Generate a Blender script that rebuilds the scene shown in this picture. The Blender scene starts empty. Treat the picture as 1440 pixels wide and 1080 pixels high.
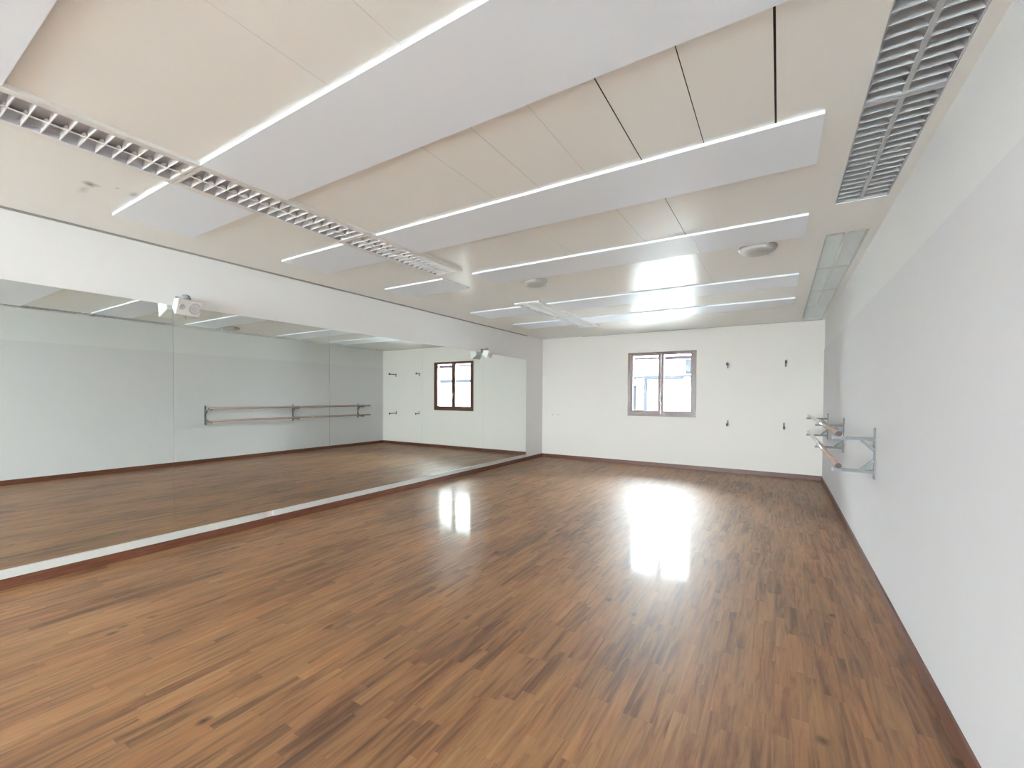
import bpy, bmesh, math, random
from mathutils import Vector, Matrix
random.seed(7)
C = bpy.context.scene.collection
SC = bpy.context.scene

# ------------------------------------------------------------------ room size (metres)
XL, XR, YF, YB = -4.873, 0.660, 9.322, -7.0
ZC, ZS = 2.821, 2.803          # ceiling boards, underside of dropped strips
FX0, FX1 = -3.345, -2.935      # left row of louvre lights
RX0, RX1 = 0.318, 0.606        # right row of louvre lights

# ------------------------------------------------------------------ materials
def mat(name, col=(.8, .8, .8), rough=.5, metal=0., spec=.5, coat=0., coat_rough=.1):
    m = bpy.data.materials.new(name); m.use_nodes = True
    b = m.node_tree.nodes['Principled BSDF']
    b.inputs['Base Color'].default_value = (*col, 1)
    b.inputs['Roughness'].default_value = rough
    b.inputs['Metallic'].default_value = metal
    b.inputs['Specular IOR Level'].default_value = spec
    b.inputs['Coat Weight'].default_value = coat
    b.inputs['Coat Roughness'].default_value = coat_rough
    return m

class NT:
    """small helper for building node graphs"""
    def __init__(s, m):
        s.t = m.node_tree; s.n = s.t.nodes; s.l = s.t.links; s.b = s.n['Principled BSDF']
    def put(s, sock, v):
        if hasattr(v, 'is_output'): s.l.new(v, sock)
        elif isinstance(v, (tuple, list)):
            sock.default_value = v if len(v) == len(sock.default_value) else (*v, 1)
        else: sock.default_value = v
    def math(s, op, a, b=0., c=None, clamp=False):
        n = s.n.new('ShaderNodeMath'); n.operation = op; n.use_clamp = clamp
        s.put(n.inputs[0], a); s.put(n.inputs[1], b)
        if c is not None: s.put(n.inputs[2], c)
        return n.outputs[0]
    def coord(s, kind='Object'):
        return s.n.new('ShaderNodeTexCoord').outputs[kind]
    def sep(s, v):
        n = s.n.new('ShaderNodeSeparateXYZ'); s.put(n.inputs[0], v); return n.outputs
    def comb(s, x, y, z=0.):
        n = s.n.new('ShaderNodeCombineXYZ')
        for i, v in enumerate((x, y, z)): s.put(n.inputs[i], v)
        return n.outputs[0]
    def mapping(s, v, scale=(1, 1, 1), loc=(0, 0, 0)):
        n = s.n.new('ShaderNodeMapping'); s.put(n.inputs['Vector'], v)
        n.inputs['Scale'].default_value = scale; n.inputs['Location'].default_value = loc
        return n.outputs[0]
    def noise(s, v, scale, detail=3., rough=.5, dist=0.):
        n = s.n.new('ShaderNodeTexNoise'); s.put(n.inputs['Vector'], v)
        n.inputs['Scale'].default_value = scale; n.inputs['Detail'].default_value = detail
        n.inputs['Roughness'].default_value = rough; n.inputs['Distortion'].default_value = dist
        return n.outputs['Fac']
    def white(s, v, dim='2D'):
        n = s.n.new('ShaderNodeTexWhiteNoise'); n.noise_dimensions = dim
        s.put(n.inputs['W' if dim == '1D' else 'Vector'], v); return n.outputs['Value']
    def ramp(s, f, stops):
        n = s.n.new('ShaderNodeValToRGB'); s.put(n.inputs[0], f); e = n.color_ramp.elements
        while len(e) < len(stops): e.new(.5)
        for i, (p, c) in enumerate(stops):
            e[i].position = p; e[i].color = (*c, 1) if len(c) == 3 else c
        return n.outputs['Color']
    def mix(s, f, a, b, mode='MIX'):
        n = s.n.new('ShaderNodeMix'); n.data_type = 'RGBA'; n.blend_type = mode
        s.put(n.inputs[0], f); s.put(n.inputs[6], a); s.put(n.inputs[7], b)
        return n.outputs[2]
    def bump(s, h, strength=.1, dist=.01):
        n = s.n.new('ShaderNodeBump'); s.put(n.inputs['Height'], h)
        n.inputs['Strength'].default_value = strength; n.inputs['Distance'].default_value = dist
        s.l.new(n.outputs[0], s.b.inputs['Normal'])

def lin(r, g, b):
    return tuple((c / 12.92 if c <= .04045 else ((c + .055) / 1.055) ** 2.4) for c in (r / 255, g / 255, b / 255))

def wall_paint(name, col, rough=.75):
    m = mat(name, col, rough, spec=.3); t = NT(m)
    co = t.coord()
    f = t.noise(co, 1.3, 4, .6)
    t.put(t.b.inputs['Base Color'], t.mix(f, tuple(c * .965 for c in col), tuple(min(1, c * 1.02) for c in col)))
    t.bump(t.noise(co, 90, 2), .05, .002)
    return m

M = {}
M['wall'] = wall_paint('white wall paint', (.705, .668, .63))
M['wall_blue'] = wall_paint('cool white wall paint', (.765, .76, .76))
M['wall_right'] = wall_paint('grey white wall board', (.69, .69, .71))
M['wall_band'] = wall_paint('white upper wall paint', (.735, .74, .745))
M['strip'] = mat('white ceiling strip', (.82, .885, .965), .4, spec=.2)
M['white_gloss'] = mat('white gloss trim', (.56, .56, .54), .3)
M['fixture'] = mat('white enamel', (.74, .74, .73), .45)
M['louver'] = mat('satin white louvre', (.84, .84, .85), .35)
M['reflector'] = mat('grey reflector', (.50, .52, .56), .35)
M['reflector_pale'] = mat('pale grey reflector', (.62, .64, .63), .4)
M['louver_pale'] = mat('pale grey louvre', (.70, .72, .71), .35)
M['shadow_trim'] = mat('painted shadow gap grey', (.25, .24, .23), .6)
M['seam'] = mat('dark seam shade', (.06, .055, .05), .8)
M['seam_faint'] = mat('faint brown seam shade', (.33, .30, .27), .8)
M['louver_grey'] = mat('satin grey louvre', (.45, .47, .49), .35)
M['steel'] = mat('grey painted steel', (.14, .145, .15), .4)
M['dark'] = mat('dark plastic', (.02, .02, .02), .45)
M['grey_plastic'] = mat('grey plastic', (.23, .23, .235), .5)
M['speaker'] = mat('white speaker plastic', (.80, .80, .78), .45)
M['cone'] = mat('pale grey speaker mesh', (.55, .55, .56), .7)
M['bowl'] = mat('frosted glass bowl', (.42, .41, .395), .4)
M['chrome'] = mat('chrome', (.85, .85, .85), .12, metal=1)
M['bronze'] = mat('bronze shutter slat', lin(84, 68, 84), .45)
M['mirror_edge'] = mat('green mirror edge', (.20, .26, .24), .2)
M['void'] = mat('dark ceiling void', (.05, .05, .05), .9)

def make_mirror():
    m = mat('silvered mirror', (.80, .835, .805), .0, metal=1.)
    return m
M['mirror'] = make_mirror()

def make_ceiling():
    m = mat('beige lacquered ceiling board', lin(226, 218, 203), .27, spec=.10); t = NT(m)
    co = t.coord(); x, y, z = t.sep(co)
    base = t.mix(t.noise(t.mapping(co, (3, .6, 1)), 1.2, 3), lin(234, 235, 232), lin(238, 239, 236))
    # water stains near the left wall
    out = base
    for sx, sy, rx, ry, k in ((-3.86, 1.00, .055, .050, .75), (-3.80, 1.205, .06, .030, .7), (-4.0, 1.0, .1, .03, .30), (-3.78, 1.11, .02, .012, .5)):
        dx = t.math('DIVIDE', t.math('SUBTRACT', x, sx), rx); dy = t.math('DIVIDE', t.math('SUBTRACT', y, sy), ry)
        d = t.math('SQRT', t.math('ADD', t.math('MULTIPLY', dx, dx), t.math('MULTIPLY', dy, dy)))
        d = t.math('ADD', d, t.math('MULTIPLY', t.math('SUBTRACT', t.noise(co, 22, 3), .5), 1.1))
        f = t.math('MULTIPLY', t.math('SUBTRACT', 1.0, d, clamp=True), k)
        out = t.mix(f, out, lin(105, 98, 86))
    t.put(t.b.inputs['Base Color'], out)
    t.bump(t.noise(co, 7, 2), .025, .01)
    return m
M['ceiling'] = make_ceiling()

def make_floor():
    m = mat('oak strip laminate', (.3, .2, .1), .17, spec=.62, coat=.11, coat_rough=.08); t = NT(m)
    co = t.coord(); x, y, z = t.sep(co)
    W = .066
    xs = t.math('DIVIDE', x, W); row = t.math('FLOOR', xs); fx = t.math('SUBTRACT', xs, row)
    off = t.math('MULTIPLY', t.white(row, '1D'), 3.7)
    Lr = t.math('ADD', .34, t.math('MULTIPLY', t.white(t.math('ADD', row, 91.3), '1D'), .22))
    ys = t.math('DIVIDE', t.math('ADD', y, off), Lr); idx = t.math('FLOOR', ys); fy = t.math('SUBTRACT', ys, idx)
    rnd = t.white(t.comb(row, idx), '2D')
    rnd2 = t.white(t.comb(t.math('ADD', row, 37.), t.math('ADD', idx, 11.)), '2D')
    gco = t.comb(t.math('ADD', x, t.math('MULTIPLY', rnd, 9.)), t.math('ADD', t.math('MULTIPLY', y, .075), t.math('MULTIPLY', rnd2, 5.)))
    grain = t.noise(gco, 26, 5, .62, .8)
    fine = t.noise(t.mapping(gco, (6, 3, 1)), 40, 2, .5)
    broad = t.noise(t.mapping(co, (1.0, .33, 1)), 1.7, 3, .55)
    v = t.math('ADD', t.math('MULTIPLY', rnd, .11), t.math('MULTIPLY', grain, .70))
    v = t.math('ADD', v, t.math('MULTIPLY', t.math('SUBTRACT', broad, .5), .46))
    v = t.math('ADD', v, t.math('MULTIPLY', t.math('SUBTRACT', fine, .5), .05))
    col = t.ramp(v, [(.14, lin(64, 39, 24)), (.28, lin(102, 68, 42)), (.42, lin(140, 99, 63)), (.58, lin(160, 118, 78)), (.76, lin(176, 136, 96))])
    hue = t.ramp(rnd2, [(0., (1.05, .97, .93)), (.5, (1, 1, 1)), (1., (.97, 1.0, .98))])
    col = t.mix(1., col, hue, 'MULTIPLY')
    # darker heartwood streaks along the boards
    st = t.noise(t.comb(t.math('ADD', x, t.math('MULTIPLY', rnd, .02)), t.math('MULTIPLY', y, .13)), 19, 3, .55, .5)
    sf = t.math('MULTIPLY', t.math('SUBTRACT', st, .56, clamp=True), 3.4, clamp=True)
    col = t.mix(t.math('MULTIPLY', sf, .75), col, lin(88, 58, 38))
    # knots
    vo = t.n.new('ShaderNodeTexVoronoi'); t.put(vo.inputs['Vector'], t.mapping(co, (1, .62, 1))); vo.inputs['Scale'].default_value = 4.2
    vo.inputs['Randomness'].default_value = 1.
    kd = t.math('ADD', vo.outputs['Distance'], t.math('MULTIPLY', t.math('SUBTRACT', t.noise(co, 28, 2), .5), .09))
    has = t.math('GREATER_THAN', t.sep(vo.outputs['Color'])[0], .30)
    kf = t.math('MULTIPLY', t.math('MULTIPLY', t.math('SUBTRACT', 1., t.math('DIVIDE', kd, .115), clamp=True), has), 1.1, clamp=True)
    col = t.mix(kf, col, lin(58, 34, 21))
    # joints
    jx = t.math('LESS_THAN', t.math('ABSOLUTE', t.math('SUBTRACT', fx, .5)), .485)
    bx_ = t.math('DIVIDE', x, W * 3); bf = t.math('SUBTRACT', bx_, t.math('FLOOR', bx_))
    jb = t.math('GREATER_THAN', bf, .008)
    jy = t.math('GREATER_THAN', fy, .007)
    j = t.math('MULTIPLY', t.math('ADD', .95, t.math('MULTIPLY', jx, .05)), t.math('ADD', .93, t.math('MULTIPLY', jy, .07)))
    j = t.math('MULTIPLY', j, t.math('ADD', .84, t.math('MULTIPLY', jb, .16)))
    col = t.mix(1., col, t.comb(j, j, j), 'MULTIPLY')
    t.put(t.b.inputs['Base Color'], col)
    t.put(t.b.inputs['Roughness'], t.math('ADD', .46, t.math('MULTIPLY', t.noise(co, 2.0, 3, .5), .08)))
    t.bump(t.math('ADD', t.noise(t.mapping(co, (14, 1.6, 1)), 3, 2), t.math('MULTIPLY', jb, .3)), .010, .003)
    return m
M['floor'] = make_floor()

def wood(name, c0, c1, axis, rough=.35):
    m = mat(name, c0, rough); t = NT(m); co = t.coord()
    sc = [22, 22, 22]; sc[axis] = 1.6
    f = t.noise(t.mapping(co, tuple(sc)), 3, 4, .6, .4)
    t.put(t.b.inputs['Base Color'], t.ramp(f, [(.25, c0), (.75, c1)]))
    return m
M['base_y'] = wood('red brown skirting', lin(88, 52, 38), lin(122, 78, 60), 1, .35)
M['base_x'] = wood('red brown skirting across', lin(78, 44, 34), lin(112, 68, 54), 0, .35)
M['frame'] = wood('brown stained window wood', lin(74, 44, 36), lin(102, 66, 56), 2, .32)
M['pole'] = wood('varnished barre wood', lin(150, 126, 115), lin(174, 151, 140), 1, .25)
M['pole'].node_tree.nodes['Principled BSDF'].inputs['Coat Weight'].default_value = 1.
M['pole_end'] = mat('dark end grain', lin(66, 40, 36), .5)

def make_glass():
    m = bpy.data.materials.new('window glass'); m.use_nodes = True
    nt = m.node_tree; nt.nodes.clear()
    o = nt.nodes.new('ShaderNodeOutputMaterial'); mx = nt.nodes.new('ShaderNodeMixShader')
    tr = nt.nodes.new('ShaderNodeBsdfTransparent'); gl = nt.nodes.new('ShaderNodeBsdfGlossy')
    fr = nt.nodes.new('ShaderNodeFresnel'); fr.inputs['IOR'].default_value = 1.45
    tr.inputs['Color'].default_value = (.95, .97, .96, 1); gl.inputs['Roughness'].default_value = .0
    nt.links.new(fr.outputs[0], mx.inputs[0]); nt.links.new(tr.outputs[0], mx.inputs[1])
    nt.links.new(gl.outputs[0], mx.inputs[2]); nt.links.new(mx.outputs[0], o.inputs['Surface'])
    return m
M['glass'] = make_glass()
M['ext_wall'] = wall_paint('pale render', (.78, .78, .77))
M['ext_grey'] = mat('dark outdoor paint', (.013, .014, .0165), .8, spec=0)
M['ext_glass'] = mat('dark shop glass', (.015, .016, .0185), .8, spec=0)
M['ground'] = wall_paint('pale concrete paving', (.80, .80, .79))

# ------------------------------------------------------------------ mesh helpers
def box(bm, x0, x1, y0, y1, z0, z1, mi=0):
    vs = [bm.verts.new(p) for p in ((x0,y0,z0),(x1,y0,z0),(x1,y1,z0),(x0,y1,z0),(x0,y0,z1),(x1,y0,z1),(x1,y1,z1),(x0,y1,z1))]
    for f in ((3,2,1,0),(4,5,6,7),(0,1,5,4),(1,2,6,5),(2,3,7,6),(3,0,4,7)):
        bm.faces.new([vs[i] for i in f]).material_index = mi
    return vs

def bar(bm, a, b, w, h, up=(0, 0, 1), mi=0):
    a, b = Vector(a), Vector(b); d = (b - a).normalized()
    s = d.cross(Vector(up)).normalized(); u = s.cross(d)
    vs = []
    for p in (a, b):
        for i, j in ((-1,-1),(1,-1),(1,1),(-1,1)): vs.append(bm.verts.new(p + s*i*w/2 + u*j*h/2))
    for f in ((3,2,1,0),(4,5,6,7),(0,1,5,4),(1,2,6,5),(2,3,7,6),(3,0,4,7)):
        bm.faces.new([vs[i] for i in f]).material_index = mi

def tube(bm, a, b, r, n=20, mi=0, cap=0, r2=None):
    a, b = Vector(a), Vector(b); d = (b - a).normalized()
    s = d.orthogonal().normalized(); u = d.cross(s); r2 = r if r2 is None else r2
    A = [bm.verts.new(a + (s*math.cos(2*math.pi*i/n) + u*math.sin(2*math.pi*i/n))*r) for i in range(n)]
    B = [bm.verts.new(b + (s*math.cos(2*math.pi*i/n) + u*math.sin(2*math.pi*i/n))*r2) for i in range(n)]
    for i in range(n):
        f = bm.faces.new((A[i], A[(i+1)%n], B[(i+1)%n], B[i])); f.smooth = True; f.material_index = mi
    bm.faces.new(A[::-1]).material_index = cap; bm.faces.new(B).material_index = cap

def lathe(bm, prof, c, axis='z', n=40, mi=0):
    c = Vector(c); rings = []
    for r, h in prof:
        if r < 1e-6:
            p = Vector((0,0,h)); rings.append([p]); continue
        rings.append([Vector((r*math.cos(2*math.pi*i/n), r*math.sin(2*math.pi*i/n), h)) for i in range(n)])
    def tr(p):
        if axis == 'x': p = Vector((p.z, p.x, p.y))
        elif axis == 'y': p = Vector((p.y, p.z, p.x))
        return bm.verts.new(c + p)
    R = [[tr(p) for p in r] for r in rings]
    for a, b in zip(R, R[1:]):
        for i in range(n):
            q = [a[i % len(a)], a[(i+1) % len(a)], b[(i+1) % len(b)], b[i % len(b)]]
            q = list(dict.fromkeys(q))
            if len(q) > 2:
                f = bm.faces.new(q); f.smooth = True; f.material_index = mi

def obj(name, bm, mats, parent=None, bevel=0., loc=None, segs=2):
    if bevel:
        bmesh.ops.bevel(bm, geom=[e for e in bm.edges if e.calc_length() > bevel*2.2 and len(e.link_faces) == 2 and e.calc_face_angle(0) > .6],
                        offset=bevel, segments=segs, affect='EDGES', profile=.5, clamp_overlap=True)
    bmesh.ops.recalc_face_normals(bm, faces=bm.faces)
    me = bpy.data.meshes.new(name); bm.to_mesh(me); bm.free()
    for k in (mats if isinstance(mats, (list, tuple)) else [mats]): me.materials.append(M[k])
    o = bpy.data.objects.new(name, me); C.objects.link(o)
    if parent: o.parent = parent
    if loc: o.location = loc
    return o

def B(): return bmesh.new()

def tag(o, label, cat, group=None, kind=None):
    o['label'] = label; o['category'] = cat
    if group: o['group'] = group
    o['kind'] = kind or 'thing'
    return o

def thing(name, label, cat, loc=(0,0,0), rotz=0., group=None, kind=None):
    o = bpy.data.objects.new(name, None); C.objects.link(o); o.empty_display_size = .1
    o.location = loc; o.rotation_euler = (0, 0, rotz)
    return tag(o, label, cat, group, kind)

def copy_tree(o, parent=None):
    c = o.copy(); C.objects.link(c)
    if parent: c.parent = parent
    for ch in list(o.children): copy_tree(ch, c)
    return c

def struct(name, bm, m, label, cat, bevel=0.):
    return tag(obj(name, bm, m, None, bevel), label, cat, kind='structure')

# ------------------------------------------------------------------ the room shell
bm = B(); box(bm, XL-.3, XR+.3, YB-.3, YF+.3, -.12, 0)
struct('floor', bm, 'floor', 'brown oak strip laminate floor with glossy window reflections', 'floor')

def wall_with_holes(bm, axis, p0, p1, a0, a1, z0, z1, holes):
    """wall slab between planes p0..p1 on the axis; runs a0..a1; holes = (a,b,zb,zt)"""
    def bx(u0, u1, w0, w1):
        if u1 - u0 < 1e-5 or w1 - w0 < 1e-5: return
        if axis == 'y': box(bm, u0, u1, p0, p1, w0, w1)
        else: box(bm, p0, p1, u0, u1, w0, w1)
    c = a0
    for (h0, h1, zb, zt) in sorted(holes):
        bx(c, h0, z0, z1); bx(h0, h1, z0, zb); bx(h0, h1, zt, z1); c = h1
    bx(c, a1, z0, z1)

WIN = (-2.794, -1.4145, 1.049, 2.393)                  # far window
SIDE = [(-2.3, -1.6, 1.0, 2.1)]   # windows in the right wall behind the camera
ZT = 3.0
bm = B(); box(bm, XL-.25, XL, YB-.25, YF+.25, 0, ZT)
struct('wall_left', bm, 'wall_blue', 'long white left wall carrying the mirrors', 'wall')
bm = B(); wall_with_holes(bm, 'y', YF, YF+.25, XL, XR+.02, 0, ZT, [WIN])
struct('wall_back', bm, 'wall', 'far white wall with the small brown window', 'wall')
FRONT_ADDED = [(-4.7, -2.4, .35, 2.65), (-2.0, .3, .35, 2.65)]   # windows added behind the camera to brighten the room
bm = B(); wall_with_holes(bm, 'y', YB-.25, YB, XL, XR+.02, 0, ZT, FRONT_ADDED)
struct('wall_front', bm, 'wall', 'white wall behind the photographer', 'wall')
bm = B(); wall_with_holes(bm, 'x', XR+.008, XR+.26, YB-.25, YF+.25, 0, ZT, SIDE)
box(bm, XR, XR+.008, .75, YF, 0, 2.297, 1)
wr = struct('wall_right', bm, ['wall_band', 'wall_right'], 'long right wall, pale upper band above a greyer lower board', 'wall')

# ceiling: boards with seam gaps filled dark for their shade, troughs left free for the lights
GAPS = [(YB, .472, []), (.472, 1.24, [(-1.72, .002), (-1.28, .002)]),
        (1.24, 2.80, [(-1.70, .003), (-1.362, .003), (-1.03, .002), (-.697, .006), (-.365, .0045), (-.033, .009)]),
        (2.80, 4.1, [(-1.70, .0015), (-1.03, .002), (-.69, .0045)]),
        (4.1, 6.0, [(-.69, .002)]), (6.0, YF-.022, [])]
LIGHTS_L = [(0.005, 1.245), (1.25, 2.49), (2.495, 3.735), (5.49, 6.725), (6.73, 7.97)]
LIGHTS_R = [(1.405, 2.62), (2.625, 3.84), (4.51, 5.66), (5.665, 6.815), (6.82, 7.97), (7.975, 9.13)]
bm = B()
ZB = ZC + .028
def run(x0, x1, y0, y1): box(bm, x0, x1, y0, y1, ZC, ZB)
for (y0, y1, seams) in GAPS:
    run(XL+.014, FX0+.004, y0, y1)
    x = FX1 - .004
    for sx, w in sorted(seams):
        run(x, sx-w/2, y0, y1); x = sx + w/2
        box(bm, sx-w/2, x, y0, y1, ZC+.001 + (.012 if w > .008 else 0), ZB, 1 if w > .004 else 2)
    run(x, RX0, y0, y1)
    run(RX1, XR+.008, y0, y1)
def fill(x0, x1, spans):
    y = YB
    for a, b in spans:
        if a > y + .02: run(x0, x1, y, a)
        y = max(y, b)
    if YF - .022 > y + .02: run(x0, x1, y, YF-.022)
fill(FX0+.004, FX1-.004, LIGHTS_L)
fill(RX0, RX1, LIGHTS_R)
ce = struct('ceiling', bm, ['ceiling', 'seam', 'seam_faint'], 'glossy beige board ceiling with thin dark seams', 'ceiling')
bm = B(); box(bm, XL-.1, XR+.1, YB-.1, YF+.1, 2.965, 3.05)
sl = obj('upper_slab', bm, 'void', ce)

# baseboards
bm = B(); box(bm, XL, XL+.014, YB, YF, 0, .081)
struct('baseboard_left', bm, 'base_y', 'red brown skirting board below the mirrors', 'baseboard', .003)
bm = B(); box(bm, XL+.014, XR-.014, YF-.014, YF, 0, .081)
struct('baseboard_back', bm, 'base_x', 'red brown skirting board along the far wall', 'baseboard', .003)
bm = B(); box(bm, XR-.014, XR, .75, YF, 0, .081); box(bm, XR-.006, XR+.008, YB, .75, 0, .081)
struct('baseboard_right', bm, 'base_y', 'red brown skirting board along the right wall', 'baseboard', .003)
bm = B(); box(bm, XL+.014, XR-.006, YB, YB+.014, 0, .081)
struct('baseboard_front', bm, 'base_x', 'red brown skirting board behind the photographer', 'baseboard', .003)

# white rail under the mirrors, in two lengths with a short gap
def rail(name, y0, y1, dx, ztop, label):
    bm = B(); box(bm, XL, XL+dx, y0, y1, .083, ztop)
    return struct(name, bm, 'white_gloss', label, 'trim', .003)
rail('trim_1', -1.5, 2.66, .022, .145, 'white rail under the nearest mirrors, ending in a square end')
rail('trim_2', 2.765, 8.535, .016, .145, 'long white rail under the farther mirrors up to the corner')

# dark strips painted in for the shadow gap along the ceiling edge
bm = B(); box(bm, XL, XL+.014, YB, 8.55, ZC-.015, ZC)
struct('shadow_strip_left', bm, 'shadow_trim', 'thin dark shadow line between left wall and ceiling', 'trim')
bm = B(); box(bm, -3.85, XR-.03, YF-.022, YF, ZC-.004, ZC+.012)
struct('shadow_strip_back', bm, 'shadow_trim', 'thin dark shadow line between far wall and ceiling', 'trim')

# ------------------------------------------------------------------ windows
def make_window(name, label, w, h, rotz, loc, slat=True):
    """local X across, local +Y to the outside, origin at sill centre of the inner wall face"""
    r = thing(name, label, 'window', loc, rotz, kind='structure')
    d0, d1 = -.006, .07
    bm = B(); hw = w/2
    box(bm, -hw, -hw+.055, d0, d1, 0, h); box(bm, hw-.055, hw, d0, d1, 0, h)
    box(bm, -hw+.055, hw-.055, d0, d1, 0, .05); box(bm, -hw+.055, hw-.055, d0, d1, h-.04, h)
    obj('window_frame', bm, 'frame', r, .004)
    for s in (-1, 1):
        x0, x1 = (-hw+.055, -.003) if s < 0 else (.003, hw-.055)
        bm = B(); e0, e1 = .004, .055
        z0, z1 = .05, h-.04
        box(bm, x0, x0+.052, e0, e1, z0, z1); box(bm, x1-.052, x1, e0, e1, z0, z1)
        box(bm, x0+.052, x1-.052, e0, e1, z0, z0+.07); box(bm, x0+.052, x1-.052, e0, e1, z1-.025, z1)
        sash = obj('sash', bm, 'frame', r, .004)
        bm = B(); box(bm, x0+.04, x1-.04, .028, .034, z0+.06, z1-.02)
        obj('pane', bm, 'glass', sash)
        if slat:
            bm = B(); zz = h-.145 if s < 0 else h-.16
            box(bm, x0+.053, x1-.053, .085, .10, zz, zz+(.045 if s < 0 else .07))
            obj('shutter_slat', bm, 'bronze', r, .003)
    bm = B(); box(bm, -.012, .012, -.012, .004, h*.30, h*.36)
    hd = obj('handle_plate', bm, 'white_gloss', r, .003)
    bm = B(); bar(bm, (0, -.03, h*.335), (0, -.03, h*.24), .018, .016, (0, 1, 0)); tube(bm, (0, -.03, h*.335), (0, -.01, h*.335), .008)
    obj('handle', bm, 'white_gloss', r, .002)['label'] = 'white lever handle'
    # sill and reveal outside
    bm = B(); box(bm, -hw-.03, hw+.03, .2505, .31, -.05, -.015)
    obj('outer_sill', bm, 'ext_wall', r)
    return r
make_window('window_1', 'brown wooden double casement window in the far wall', WIN[1]-WIN[0], WIN[3]-WIN[2], 0, ((WIN[0]+WIN[1])/2, YF, WIN[2]))
for i, (a, b, z0, z1) in enumerate(SIDE):
    make_window('window_%d' % (i+2), 'brown window of the right wall, %s' % ['behind the photographer'][i],
                b-a, z1-z0, -math.pi/2, (XR+.008, (a+b)/2, z0), slat=False)

for i, (a, b, z0, z1) in enumerate(FRONT_ADDED):
    make_window('window_%d' % (i+3), 'brown window added for light in the wall behind the photographer, %s' % ['on the mirror side', 'on the right'][i],
                b-a, z1-z0, math.pi, ((a+b)/2, YB, z0), slat=False)

# ------------------------------------------------------------------ mirrors
MY = [.14, 1.823, 3.490, 5.167, 6.85, 8.531]
ml = ['tall frameless wall mirror nearest the camera, cut by the left edge of the photo',
      'tall wall mirror under the nearer white loudspeaker, showing the left ends of the reflected barres',
      'tall wall mirror showing the right ends of the reflected barres, third from the far corner',
      'tall wall mirror showing the reflected brown window, second from the far corner',
      'last narrow-looking wall mirror beside the far corner, right of the reflected window']
for i in range(5):
    bm = B(); y0, y1 = MY[i]+.0012, MY[i+1]-.0012
    x1 = XL + .006
    vs = box(bm, XL+.0005, x1, y0, y1, .146, 2.288)
    bm.faces.ensure_lookup_table()
    for f in bm.faces:
        f.material_index = 0 if f.calc_center_median().x > x1 - 1e-4 else 1
    tag(obj('wall_mirror', bm, ['mirror', 'mirror_edge']), ml[i], 'mirror', 'mirrors along the left wall')

# ------------------------------------------------------------------ white dropped strips of the ceiling
YS = [(-.075, .472), (1.240, 1.770), (2.553, 3.075), (3.905, 4.405), (5.715, 6.28), (7.06, 7.62)]
nth = ['nearest', 'second', 'third', 'fourth', 'fifth', 'sixth']
lab_r = ['white ceiling strip nearest the camera, only its corner at the top left of the photo',
         'very wide looking white ceiling strip crossing the top of the photo to its upper edge',
         'long white ceiling strip, its square end beside the near right louvre lights',
         'white ceiling strip with a fine joint, directly in front of the round lamps',
         'slim white ceiling strip just beyond the round lamps',
         'slimmest white ceiling strip, closest to the far wall']
lab_l = ['short white ceiling strip left of the louvre lights, nearest the camera and out at the left',
         'short white ceiling strip at the stained patch, left of the first louvre light joint',
         'short white ceiling strip left of the third louvre light',
         'short white ceiling strip left of the near louvre row\'s far end',
         'short white ceiling strip near the left wall, beside the far louvre lights',
         'short white ceiling strip in the far left ceiling corner']
for i, (y0, y1) in enumerate(YS):
    bm = B()
    if i == 3:
        box(bm, FX1+.002, -.646, y0, y1, ZS, ZC); box(bm, -.643, .168, y0, y1, ZS, ZC)
    else:
        box(bm, FX1+.002, .168 if i > 1 else .30, y0, y1, ZS, ZC)
    tag(obj('ceiling_strip', bm, 'strip', None), lab_r[i], 'ceiling strip', 'white dropped ceiling strips')
    if i > 0:
        bm = B(); box(bm, -4.325, FX0-.006, y0, y1, ZS, ZC)
        tag(obj('ceiling_strip', bm, 'strip', None), lab_l[i], 'ceiling strip', 'short white dropped ceiling strips')

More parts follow.
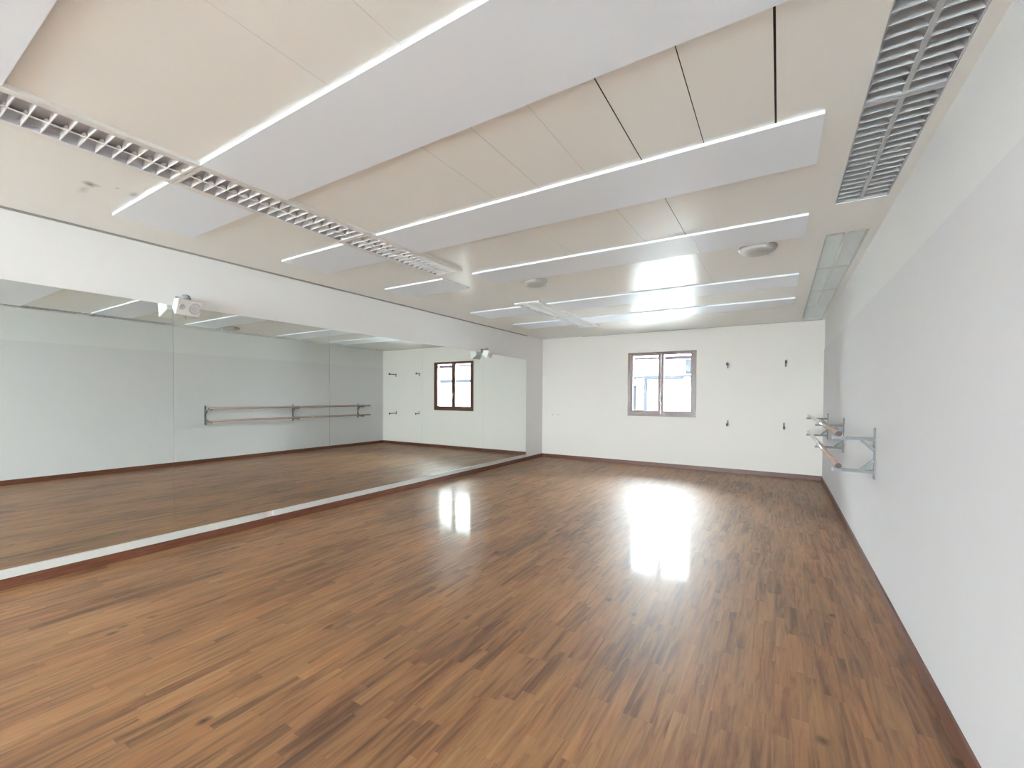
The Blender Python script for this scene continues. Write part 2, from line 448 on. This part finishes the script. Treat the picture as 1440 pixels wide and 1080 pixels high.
# ------------------------------------------------------------------ louvre lights
def louvre_light(label, x0, x1, y0, y1, zb, frame, lou, refl, group, depth=.085, spine=.007):
    """recessed two-row louvre luminaire; zb = underside"""
    cx = (x0+x1)/2
    r = thing('louvre_ceiling_light', label, 'ceiling light', (cx, (y0+y1)/2, zb), 0, group)
    hw, hl = (x1-x0)/2, (y1-y0)/2
    t = .003
    bm = B()                                             # housing: four sides, top and a flat rim round the louvre
    box(bm, -hw, -hw+t, -hl, hl, 0, depth); box(bm, hw-t, hw, -hl, hl, 0, depth)
    box(bm, -hw+t, hw-t, -hl, -hl+t, 0, depth); box(bm, -hw+t, hw-t, hl-t, hl, 0, depth)
    box(bm, -hw+t, hw-t, -hl+t, hl-t, depth-t, depth)
    if frame > t:
        box(bm, -hw+t, -hw+frame, -hl+t, hl-t, 0, .006); box(bm, hw-frame, hw-t, -hl+t, hl-t, 0, .006)
    box(bm, -hw+frame, hw-frame, -hl+t, -hl+.02, 0, .05); box(bm, -hw+frame, hw-frame, hl-.02, hl-t, 0, .05)
    obj('housing', bm, 'fixture' if frame > .02 else refl, r)
    iw = hw - frame
    bm = B()                                             # long side reflectors, curved
    n = 6
    for s in (-1, 1):
        prev = None
        for k in range(n+1):
            a = k/n*math.pi/2
            p = (s*(iw - .03*(1-math.cos(a))*.9), .004 + .058*math.sin(a))
            if prev:
                vs = [bm.verts.new((q[0], yy, q[1])) for q, yy in ((prev, -hl+.02), (p, -hl+.02), (p, hl-.02), (prev, hl-.02))]
                bm.faces.new(vs).smooth = True
            prev = p
    box(bm, -iw+.004, iw-.004, -hl+.02, hl-.02, depth-.010, depth-.006)
    obj('reflector', bm, refl, r)
    bm = B()                                             # louvre: spine and cross blades with arched upper edges
    npitch = max(4, int(round((2*hl-.04)/.069)))
    ends = {-1: [], 1: []}
    for s in (-1, 1):
        for k in range(0, npitch+1):
            yy = -hl+.02 + (2*hl-.04)*k/npitch
            a0, a1 = s*spine/2, s*(iw-.001)
            m = 10; lo = []; up = []
            for q in range(m+1):
                u = q/m; xx = a0+(a1-a0)*u
                lo.append((xx, .001)); up.append((xx, .007 + .044*max(0, 1-(2*u-1)**2)**.5))
            y0, y1 = (max(yy-.0022, -hl+.0195), min(yy+.0022, hl-.0195))
            fr = [[bm.verts.new((x, y0, z)) for x, z in lo], [bm.verts.new((x, (y0+yy)/2, z)) for x, z in up]]
            bk = [[bm.verts.new((x, y1, z)) for x, z in lo], [bm.verts.new((x, (y1+yy)/2, z)) for x, z in up]]
            for q in range(m):
                bm.faces.new((fr[0][q], fr[0][q+1], fr[1][q+1], fr[1][q]))
                bm.faces.new((bk[0][q], bk[1][q], bk[1][q+1], bk[0][q+1]))
                bm.faces.new((fr[0][q], bk[0][q], bk[0][q+1], fr[0][q+1]))
                bm.faces.new((fr[1][q], fr[1][q+1], bk[1][q+1], bk[1][q]))
            ends[s].append((fr[0][0], fr[1][0], bk[0][0], bk[1][0]))
    for k in range(npitch):
        for s in (-1, 1):
            A, Z = ends[s][k], ends[s][k+1]
            bm.faces.new((A[2], Z[0], Z[1], A[3]))
        A, Z, A2, Z2 = ends[-1][k], ends[-1][k+1], ends[1][k], ends[1][k+1]
        bm.faces.new((A[2], Z[0], Z2[0], A2[2])); bm.faces.new((A[3], Z[1], Z2[1], A2[3]))
    for A, A2 in zip(ends[-1], ends[1]):
        bm.faces.new((A[0], A[2], A2[2], A2[0])); bm.faces.new((A[1], A[3], A2[3], A2[1]))
    obj('louvre', bm, lou, r)
    return r
ll = ['white louvre light entering at the left edge of the photo, with big open cells',
      'white louvre light in the middle of the near left ceiling row',
      'white louvre light at the far end of the near left ceiling row',
      'white louvre light beyond the left round lamp, first of the distant pair',
      'white louvre light nearest the far wall in the left ceiling row']
for (a, b), l in zip(LIGHTS_L, ll):
    louvre_light(l, FX0, FX1, a, b, ZS-.002, 0.052, 'louver', 'reflector', 'left row of louvre lights')
lr = ['grey louvre light at the top right edge of the photo, coarse slats showing',
      'grey louvre light above the right wall, ending at the bare beige ceiling patch',
      'grey louvre light just past the bare beige ceiling patch by the right wall',
      'second grey louvre light past the beige ceiling patch by the right wall',
      'third grey louvre light past the beige ceiling patch by the right wall',
      'grey louvre light touching the far wall in the right corner']
for (a, b), l in zip(LIGHTS_R, lr):
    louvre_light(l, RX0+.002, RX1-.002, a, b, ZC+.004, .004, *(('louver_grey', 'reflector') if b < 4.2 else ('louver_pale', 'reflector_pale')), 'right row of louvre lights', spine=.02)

# ------------------------------------------------------------------ round ceiling lamps
def round_lamp(label, x, y):
    r = thing('round_ceiling_lamp', label, 'ceiling lamp', (x, y, ZC), 0, 'round ceiling lamps')
    bm = B(); lathe(bm, [(0, 0), (.155, 0), (.158, -.006), (.155, -.014), (.14, -.014)], (0, 0, 0))
    obj('base_ring', bm, 'bowl', r)
    bm = B(); lathe(bm, [(.150, -.012), (.146, -.026), (.128, -.042), (.09, -.056), (.045, -.063), (0, -.065)], (0, 0, 0))
    obj('glass_bowl', bm, 'bowl', r)
    for k in range(3):
        a = math.radians(180 + 120*k)
        bm = B(); bar(bm, (.157*math.cos(a), .157*math.sin(a), -.004), (.150*math.cos(a), .150*math.sin(a), -.034), .018, .006, (math.sin(a), -math.cos(a), 0))
        obj('clip', bm, 'chrome', r)['label'] = 'chrome clip'
    return r
round_lamp('round frosted ceiling lamp on the right, half hidden behind a white strip', -.185, 4.575)
round_lamp('round frosted ceiling lamp on the left, near the gap of the louvre row', -2.50, 4.575)

# ------------------------------------------------------------------ loudspeakers above the mirrors
def speaker(label, loc, tilt, yaw):
    r = thing('loudspeaker', label, 'loudspeaker', loc, 0, 'loudspeakers above the mirrors')
    T = Matrix.Rotation(yaw, 4, 'Z') @ Matrix.Rotation(tilt, 4, 'Y')   # front looks along +X
    L, H, D = .215, .15, .13
    bm = B()
    # cabinet narrows to the back
    pts = []
    for x, k in ((-D/2, .62), (D/2-.012, 1.), (D/2, .985)):
        pts.append([bm.verts.new((x, sy*L/2*(k if x < 0 else 1), sz*H/2*k)) for sy, sz in ((-1,-1),(1,-1),(1,1),(-1,1))])
    for a, b in zip(pts, pts[1:]):
        for i in range(4): bm.faces.new((a[i], a[(i+1)%4], b[(i+1)%4], b[i]))
    bm.faces.new(pts[0][::-1]); bm.faces.new(pts[-1])
    bmesh.ops.transform(bm, matrix=T, verts=bm.verts)
    cab = obj('cabinet', bm, 'speaker', r, .008, segs=3)
    def disc(name, y, rad, m):
        bm = B(); lathe(bm, [(rad, 0), (rad*.97, .004), (rad*.85, .003), (rad*.6, -.001), (0, .002)], (D/2+.0008, y, 0), 'x', 32)
        bmesh.ops.transform(bm, matrix=T, verts=bm.verts)
        return obj(name, bm, m, r)
    disc('woofer', .046, .055, 'cone')['label'] = 'round grey woofer'
    disc('tweeter', -.062, .027, 'cone')['label'] = 'small round grey tweeter'
    bx = XL - loc[0]
    bm = B(); box(bm, bx+.0005, bx+.012, -.03, .03, .02, .10)
    obj('wall_plate', bm, 'grey_plastic', r, .004)
    bm = B(); bar(bm, (bx+.01, 0, .075), (-.01, 0, .09), .026, .018, (0, 1, 0))
    lathe(bm, [(0, .06), (.036, .06), (.040, .082), (.028, .105), (0, .114)], (-.012, .012, 0), 'z', 20)
    obj('bracket_arm', bm, 'grey_plastic', r)['label'] = 'dark grey bracket arm'
    return r
speaker('white loudspeaker above the mirror joint at the left, front with two round drivers visible', (XL+.125, 1.875, 2.275), math.radians(20), math.radians(10))
speaker('small distant white loudspeaker beside the reflected window, near the far corner', (XL+.125, 6.80, 2.255), math.radians(18), math.radians(14))

# ------------------------------------------------------------------ ballet barre on the right wall
def barre_bracket(label, y):
    r = thing('barre_mounting_bracket', label, 'barre bracket', (XR, y, .80), 0, 'barre brackets on the right wall')
    def P(x, z): return (x - XR, 0, z - .80)
    bm = B(); box(bm, -.010, -.0005, -.017, .017, .005, .415)
    wp = obj('wall_plate', bm, 'steel', r, .002)
    for z in (.022, .145, .275, .398):
        bm = B(); lathe(bm, [(0, 0), (.009, 0), (.007, .004), (0, .005)], (0, 0, 0), 'x', 14)
        for v in bm.verts: v.co = Vector((-.010 - v.co.x, v.co.y, v.co.z + z))
        obj('screw', bm, 'grey_plastic', wp)['label'] = 'dark screw head'
    for z, zs in ((1.125, 1.035), (.862, .952)):
        bm = B(); bar(bm, P(XR-.009, z), P(.382, z), .024, .024)
        arm = obj('arm', bm, 'steel', r, .002)
        bm = B(); bar(bm, P(.384, z), P(.376, z), .026, .026)
        obj('end_cap', bm, 'grey_plastic', arm, .002)['label'] = 'dark end cap'
        bm = B(); bar(bm, P(.395, z+.010), P(.395, z+.030), .022, .005, (1, 0, 0))
        obj('lip', bm, 'steel', arm)
        bm = B(); bar(bm, P(.572, z + (-.010 if zs < z else .010)), P(XR-.009, zs), .024, .018, (0, 1, 0))
        obj('brace', bm, 'steel', r)
    return r
barre_bracket('grey steel barre bracket nearest the camera, under the dark barre ends', 4.46)
barre_bracket('grey steel barre bracket in the middle of the barre on the right wall', 6.41)
barre_bracket('pale steel barre bracket closest to the far corner of the right wall', 8.38)
def barre(label, z):
    bm = B(); tube(bm, (0, 0, 0), (0, 4.20, 0), .0225, 28, 0, 1)
    o = obj('ballet_barre', bm, ['pole', 'pole_end'], None, 0, (.421, 4.425, z))
    return tag(o, label, 'barre', 'wooden barres on the right wall')
barre('upper round wooden ballet barre on the right wall', 1.125+.012+.0225)
barre('lower round wooden ballet barre on the right wall', .862+.012+.0225)

# ------------------------------------------------------------------ empty barre supports on the far wall
def support(label, x, z, reach, down):
    r = thing('wall_mount_bracket', label, 'wall bracket', (x, YF, z), 0, 'empty supports on the far wall')
    bm = B(); box(bm, -.014, .014, -.006, -.0005, -.07 if down else -.035, .035 if down else .07)
    wp = obj('wall_plate', bm, 'steel', r, .002)
    for zz in ((-.055, .022) if down else (-.022, .055)):
        bm = B(); box(bm, -.005, .005, -.009, -.006, zz-.005, zz+.005)
        obj('screw', bm, 'grey_plastic', wp)
    bm = B(); bar(bm, (0, -.006, 0), (0, -reach, 0), .02, .02)
    obj('arm', bm, 'steel', r, .002)
    bm = B(); bar(bm, (0, -reach+.004, 0), (0, -reach-.010, 0), .034, .040); bar(bm, (0, -reach+.004, .016 if down else -.016), (0, -reach-.004, .034 if down else -.034), .02, .02, (1, 0, 0))
    obj('end_cap', bm, 'dark', r, .003)['label'] = 'black end cap'
    return r
support('small black-tipped wall bracket upper left of the four, right of the window', -.853, 2.083, .13, True)
support('small black-tipped wall bracket upper right of the four, near the right corner', .095, 2.085, .27, True)
support('small black-tipped wall bracket lower left of the four, below the window corner', -.84, .94, .13, False)
support('small black-tipped wall bracket lower right of the four, next to the barre end', .082, .925, .27, False)

# two pale plugs low on the far wall, left of the window
for x, l in ((-4.60, 'tiny grey wall fixing left of the window, the one nearer the mirror corner'), (-4.45, 'tiny grey wall fixing left of the window, the right one of the two')):
    bm = B(); lathe(bm, [(0, -.012), (.012, -.012), (.019, -.006), (.021, -.0005), (0, -.0005)], (x, YF, 1.023), 'y', 18)
    tag(obj('wall_plug', bm, 'cone'), l, 'wall fixing', 'grey wall fixings on the far wall')

# ------------------------------------------------------------------ outdoors, seen through the windows
bm = B(); box(bm, -40, 40, -40, 60, -.5, -.3)
struct('ground', bm, 'ground', 'pale paving outside the windows', 'ground')
bld = thing('building', 'pale bright house opposite, seen through the far window', 'building', (-3.5, 17, -.3))
bm = B(); box(bm, -9, 9, 0, 4, 0, 4.1)
obj('facade', bm, 'ext_wall', bld)
bm = B(); box(bm, -9, 9, -.7, .0, 2.42, 2.54)
obj('canopy', bm, 'ext_grey', bld)
for x0, x1, z0, z1 in ((-1.75, -1.05, .25, 2.2), (.55, .95, 2.62, 3.2)):
    bm = B(); box(bm, x0, x1, -.05, -.001, z0, z1)
    w = obj('window_frame', bm, 'ext_grey', bld)
    bm = B(); box(bm, x0+.06, x1-.06, -.06, -.05, z0+.06, z1-.06)
    obj('pane', bm, 'ext_glass', w)
bm = B(); box(bm, -.95, -.72, -.65, -.45, 0, 2.42)
obj('post', bm, 'ext_grey', bld)

# ------------------------------------------------------------------ light: overcast sky through the windows
w = bpy.data.worlds.new('sky'); SC.world = w; w.use_nodes = True
bg = w.node_tree.nodes['Background']
bg.inputs['Color'].default_value = (.85, .937, 1., 1)
bg.inputs['Strength'].default_value = 85.
def portal(name, loc, rot, sx, sy):
    l = bpy.data.lights.new(name, 'AREA'); l.shape = 'RECTANGLE'; l.size = sx; l.size_y = sy
    l.cycles.is_portal = True
    o = bpy.data.objects.new(name, l); C.objects.link(o); o.location = loc; o.rotation_euler = rot
    return o
portal('window_portal', ((WIN[0]+WIN[1])/2, YF+.24, (WIN[2]+WIN[3])/2), (-math.pi/2, 0, 0), WIN[1]-WIN[0], WIN[3]-WIN[2])
for a, b, z0, z1 in SIDE:
    portal('window_portal', (XR+.25, (a+b)/2, (z0+z1)/2), (0, math.pi/2, 0), z1-z0, b-a)

for a, b, z0, z1 in FRONT_ADDED:
    portal('window_portal', ((a+b)/2, YB-.24, (z0+z1)/2), (math.pi/2, 0, 0), b-a, z1-z0)

# ------------------------------------------------------------------ camera
cam = bpy.data.cameras.new('camera'); co = bpy.data.objects.new('camera', cam); C.objects.link(co)
F, CX, CY = 611.365, 721.15, 567.70
cam.sensor_fit = 'HORIZONTAL'; cam.sensor_width = 36; cam.lens = 36*F/1440
cam.shift_x = -(CX-720)/1440; cam.shift_y = (CY-540)/1440
cam.clip_start = .02; cam.clip_end = 200
R = Vector((.85273415, .52231447, .00566245)); U = Vector((-.01365629, .011456, .99984112)); FW = Vector((-.52216661, .852676, -.0169018))
m = Matrix((R, U, -FW)).transposed().to_4x4(); m.translation = (0, 0, 1.45)
co.matrix_world = m
SC.camera = co

vs = SC.view_settings
vs.view_transform = 'Standard'; vs.look = 'None'; vs.gamma = 1; vs.use_curve_mapping = False
vs.exposure = -.17
cy = SC.cycles
cy.use_denoising = True
cy.max_bounces = 12; cy.diffuse_bounces = 8; cy.glossy_bounces = 6; cy.transparent_max_bounces = 12
cy.sample_clamp_indirect = 30
